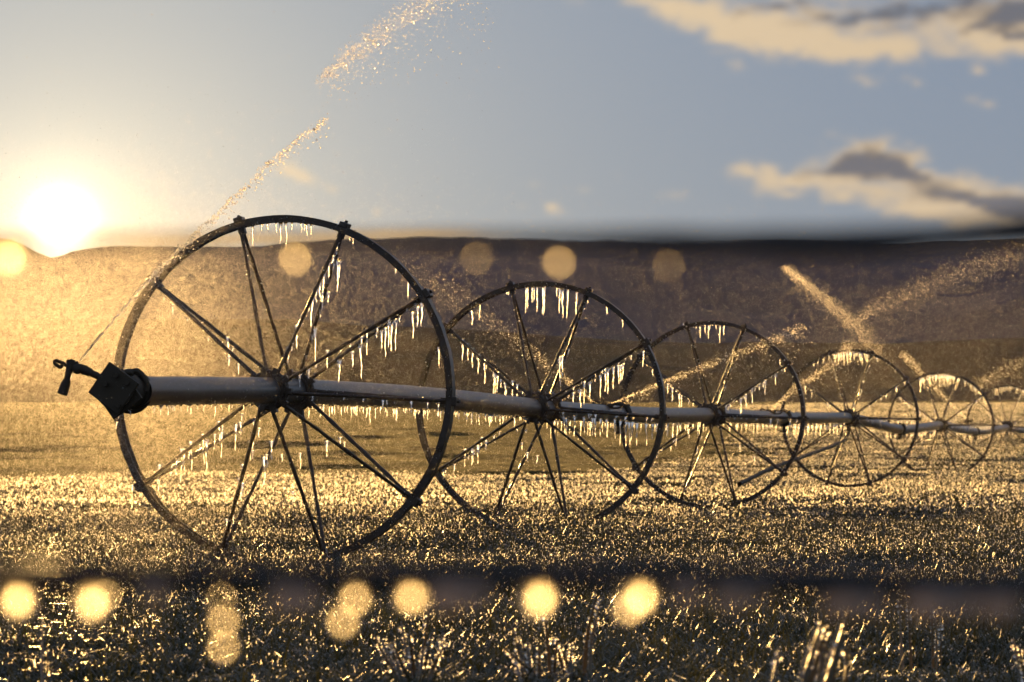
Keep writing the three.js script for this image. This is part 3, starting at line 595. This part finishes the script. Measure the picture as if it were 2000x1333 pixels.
// fine spray hanging about the line
{
  const R = rng(61), o = group('spray', V(0, 0, 0)), tiny = new THREE.IcosahedronGeometry(1, 1);
  tag(o, 'fine golden water spray hanging in the air among the wheels', 'spray', { kind: 'stuff' });
  const puffs = []; for (let k = 0; k < 9; k++) { const r = 0.00028 + 0.00016 * R(); puffs.push(tiny.clone().scale(r, r, r).rotateX(R() * 3).rotateZ(R() * 3).translate(gauss(R) * 0.012, gauss(R) * 0.012, gauss(R) * 0.012)); }
  const puff = merge(puffs), mist = (n, place) => {
    const m = new THREE.InstancedMesh(puff, M.mist, n), x = new THREE.Matrix4(), p = V(0, 0, 0), q = new THREE.Quaternion(), e = new THREE.Euler(), sc = V(1, 1, 1);
    for (let k = 0; k < n; k++) { do { sc.setScalar(place(p)); } while (p.y < 0.03); q.setFromEuler(e.set(R() * 6.3, R() * 6.3, R() * 6.3)); m.setMatrixAt(k, x.compose(p, q, sc)); }
    m.name = 'mist'; m.userData.kind = 'stuff'; m.castShadow = m.receiveShadow = true; o.add(m);
  };
  mist(105000, (p) => { p.set(-2.75 + gauss(R) * 0.95, 1.42 + gauss(R) * 0.5, -(20.4 + gauss(R) * 2.0)); return 0.9 + 0.5 * R(); });      // thickest up-sun of the first wheel, extra spray added for sun glare over the mountain
  mist(80000, (p) => { p.set(-2.2 + gauss(R) * 1.5, 1.15 + gauss(R) * 0.8, -(20.2 + gauss(R) * 2.4)); return 0.8 + 0.5 * R(); });   // drifting off the near sprinkler
  mist(85000, (p) => { const z = lerp(18, 85, Math.pow(R(), 1.1)); p.set(-1.25 + 0.2017 * (z - 19.4) + gauss(R) * 4.4, 0.45 + Math.pow(R(), 1.2) * (1.0 + z * 0.03), -z); return (0.7 + 0.5 * R()) * (0.45 + z / 48); });   // all along the line
  mist(26000, (p) => { p.set(-1.82 + gauss(R) * 0.4, 0.95 + gauss(R) * 0.8, -(17.9 + gauss(R) * 0.7)); return 0.7 + 0.4 * R(); });   // a curtain in front of the first rim
  const list = new Drops(34000), p = V(0, 0, 0);
  for (let k = 0; k < 6000; k++) { p.set(-2 + gauss(R) * 1.5, 0.1 + Math.abs(gauss(R)) * 1.7, -(18 + gauss(R) * 3.6)); list.add(p, 0.0009 + 0.0012 * Math.pow(R(), 4), R); }
  for (let k = 0; k < 11000; k++) { const z = lerp(18, 70, R()); p.set(-1.25 + 0.2017 * (z - 19.4) + gauss(R) * 4.4, 0.1 + Math.pow(R(), 1.3) * (1.4 + z * 0.03), -z); list.add(p, (0.0009 + 0.0012 * Math.pow(R(), 4)) * (0.4 + z / 36), R); }
  list.build('droplets', M.spark, o).userData.kind = 'stuff';
}

// ------------------------------------------------------------------ the two iced fence wires close to the lens
const WZ = 1.1;
function fenceWire(label, ys, r, drops, glaze, seed, thick = () => 1) {
  const R = rng(seed), pts = []; for (let k = 0; k < ys.length; k++) pts.push(at(ys[k][0], ys[k][1], WZ));
  const o = group('fence_wire', V(0, pts[Math.floor(pts.length / 2)].y, -WZ)); tag(o, label, 'fence wire', { group: 'blurred fence wires close to the lens' });
  const loc = (p) => p.clone().sub(o.position);
  const c = new THREE.CatmullRomCurve3(pts.map(loc)), g = new THREE.TubeGeometry(c, 1000, r, 10, false), pos = g.attributes.position;
  for (let i = 0; i < pos.count; i++) {                        // the coat of ice is not equally thick everywhere
    const q = c.getPointAt(Math.floor(i / 11) / 1000), k = thick(CX + F * (q.x + o.position.x) / WZ);
    pos.setXYZ(i, lerp(q.x, pos.getX(i), k), lerp(q.y, pos.getY(i), k), lerp(q.z, pos.getZ(i), k));
  }
  mesh('strand', roughen(g, r * 0.16, 60, seed), M.wire, o);
  const frost = []; for (const [x, y, w] of glaze) { const p = loc(at(x, y, WZ)); frost.push([p, w]); }
  for (const [p, w] of frost) mesh('ice_glaze', roughen(new THREE.SphereGeometry(1, 20, 14).scale(w, 0.0026 + w * 0.22, 0.004).translate(p.x, p.y, p.z), 0.0006, 90, w * 900), M.rime, o);
  for (const [x, y, rad] of drops) { const p = loc(at(x, y, WZ)), d = mesh('ice_drop', new THREE.SphereGeometry(1, 18, 14), M.drop, o); d.position.copy(p); d.scale.set(rad, rad * 1.25, rad); }
}
M.rime = new THREE.MeshPhysicalMaterial({ name: 'rime', color: rgb(0.56, 0.5, 0.46), roughness: 0.85, transmission: 0.4, thickness: 0 });
M.drop = new THREE.MeshPhysicalMaterial({ name: 'clear_drop', color: rgb(1, 0.97, 0.9), transmission: 1, thickness: 0.01, ior: 1.33, roughness: 0.45 });
fenceWire('blurred dark iced fence wire crossing in front of the mountain top', [[-26000, 700], [-9000, 590], [-1500, 510], [300, 470], [900, 470], [1300, 473], [1700, 472], [2050, 446], [2600, 430], [9000, 500], [26000, 640]], 0.0044,
  [[18, 502, 0.0036], [280, 496, 0.0009], [575, 506, 0.0018], [930, 504, 0.0008], [1090, 513, 0.0015], [1305, 520, 0.00075]], [], 7, (x) => (0.46 + 0.5 * smoothstep(x, 850, 1350) + 0.35 * smoothstep(x, 1800, 2100)) * (0.85 + 0.3 * noise(x / 130, 4.5)));
fenceWire('blurred dark fence wire strung with bright ice drops across the near grass', [[-26000, 1330], [-9000, 1240], [-1500, 1150], [0, 1126], [600, 1125], [1200, 1127], [1700, 1138], [2050, 1150], [2600, 1160], [9000, 1220], [26000, 1340]], 0.0043,
  [[35, 1168, 0.0036], [180, 1172, 0.0036], [206, 1162, 0.0014], [432, 1168, 0.001], [435, 1212, 0.0019], [435, 1262, 0.0019], [692, 1168, 0.0022], [668, 1212, 0.0021], [800, 1164, 0.0027], [815, 1165, 0.0013], [1050, 1165, 0.0037], [1245, 1163, 0.0036], [1226, 1186, 0.0024], [1930, 1185, 0.0013]],
  [[560, 1172, 0.006], [880, 1168, 0.008], [1430, 1170, 0.006], [1650, 1180, 0.008], [1815, 1182, 0.008], [1950, 1184, 0.007], [1480, 1160, 0.004], [1700, 1184, 0.005], [1875, 1176, 0.006], [930, 1166, 0.005], [600, 1174, 0.004], [1340, 1162, 0.005], [300, 1160, 0.004]], 8, (x) => 0.72 + 0.5 * noise(x / 150, 8.5));

// ------------------------------------------------------------------ taller stalks in front
function stalks(name, label, category, z, list, w, mat, seed, nb = 30, iced = false) {
  const R = rng(seed), foot = at(list[0][0], HORIZON, z).setY(groundY(0, z)), o = group(name, foot); tag(o, label, category, { group: category === 'grass tuft' ? 'taller grass tufts in front' : 'thin dry plants in front' });
  for (const [x0, x1, y1, bend, k = 1] of list) {
    const a = at(x0, HORIZON, z + (R() - 0.5) * 0.3); a.y = groundY(a.x, z) - 0.01;
    const tip = at(x1, y1, z + (R() - 0.5) * 0.3), mid = a.clone().lerp(tip, 0.55).add(V(-bend / F * z, 0.0, 0));
    const pts = [a, mid, tip].map((p) => p.sub(foot)), c = new THREE.CatmullRomCurve3(pts), g = new THREE.TubeGeometry(c, 16, w * k, 6, false), p = g.attributes.position;
    for (let i = 0; i < p.count; i++) { const t = Math.floor(i / 7) / 16, q = c.getPoint(t), s = 1 - 0.6 * t * t; p.setXYZ(i, lerp(q.x, p.getX(i), s), lerp(q.y, p.getY(i), s), lerp(q.z, p.getZ(i), s)); }
    const st = mesh('stalk', roughen(g, w * 0.2, 80, x0), mat, o);
    const beads = []; for (let i = 0; i < nb; i++) { const t = 0.3 + 0.7 * R(); beads.push(c.getPoint(t).add(V((R() - 0.5) * w * 2.4, (R() - 0.5) * w * 2, 0))); }
    if (iced) {
      const n = 26, line = []; for (let i = 0; i <= n; i++) { const t = lerp(0.2, 0.98, i / n); line.push(c.getPoint(t).add(V(-w * k * 1.15 * (1 - 0.6 * t * t), w * 0.3, 0))); }
      const ig = new THREE.TubeGeometry(new THREE.CatmullRomCurve3(line), 90, w * k * 0.62, 8, false); roughen(ig, w * 0.3, 90, x1);
      mesh('ice_coat', ig, M.ice, st);
    }
    const b = instanced('ice_beads', beadGeo, M.bead, beadMatrices(beads, w * 0.85, R), st); b.userData.kind = 'stuff';
  }
  return o;
}
stalks('grass_tuft', 'tuft of straw stalks fanning at the lower edge under the middle fence drops', 'grass tuft', 9.3, [[795, 730, 1240, 6], [800, 745, 1250, 5], [805, 757, 1248, 4], [806, 766, 1256, 0], [808, 783, 1215, 0], [812, 799, 1240, 0, 1.2], [815, 838, 1178, -3], [822, 843, 1240, 0], [828, 864, 1252, -4, 1.1], [830, 868, 1258, 0], [790, 772, 1285, 0], [818, 826, 1270, 0]], 0.0056, M.straw, 21);
stalks('grass_tuft', 'tuft of crossing straw stalks with one thick bent stem under the bright drops', 'grass tuft', 9.3, [[1080, 988, 1270, 4, 1.2], [1030, 1000, 1225, 0], [1032, 1012, 1245, 0, 1.1], [1040, 1030, 1255, 0], [1076, 1065, 1200, 0], [1110, 1090, 1265, 3], [1112, 1116, 1258, 0], [1140, 1164, 1168, 6, 1.2], [1150, 1175, 1170, 7], [1054, 1053, 1270, 0, 1.2], [1120, 1098, 1270, 0], [1020, 1006, 1290, 0], [1080, 1088, 1250, 0]], 0.0056, M.straw, 22);
stalks('grass_tuft', 'cluster of big curved ice coated blades at the lower right', 'grass tuft', 6.2, [[1545, 1605, 1218, 26, 1.5], [1552, 1614, 1226, 24, 1.7], [1580, 1616, 1240, 14, 1.2], [1585, 1652, 1214, 22, 1.8], [1596, 1642, 1258, 18, 1.7], [1634, 1658, 1262, 4, 0.9], [1490, 1523, 1266, 14, 1.2]], 0.0058, M.straw, 23, 30, true);
stalks('dry_plant', 'lone upright dry stem at the lower left below the first pair of bright drops', 'dry plant', 9, [[84, 82, 1207, 0, 1.1], [86, 92, 1262, -3, 0.8]], 0.004, M.straw, 24);
stalks('dry_plant', 'row of thin upright stems rising in front of the lower wire near the right edge', 'dry plant', 10.2, [[1763, 1756, 1175, 0], [1780, 1774, 1182, 0], [1822, 1820, 1170, 0], [1828, 1830, 1208, 0], [1836, 1838, 1214, 0, 0.8]], 0.0046, M.straw, 25);
stalks('dry_plant', 'dark bent stem at the right edge of the near grass', 'dry plant', 8.6, [[1996, 1980, 1250, -6, 1.2], [2004, 1992, 1270, -4, 0.9]], 0.0056, M.straw, 26);

renderer.render(scene, camera);
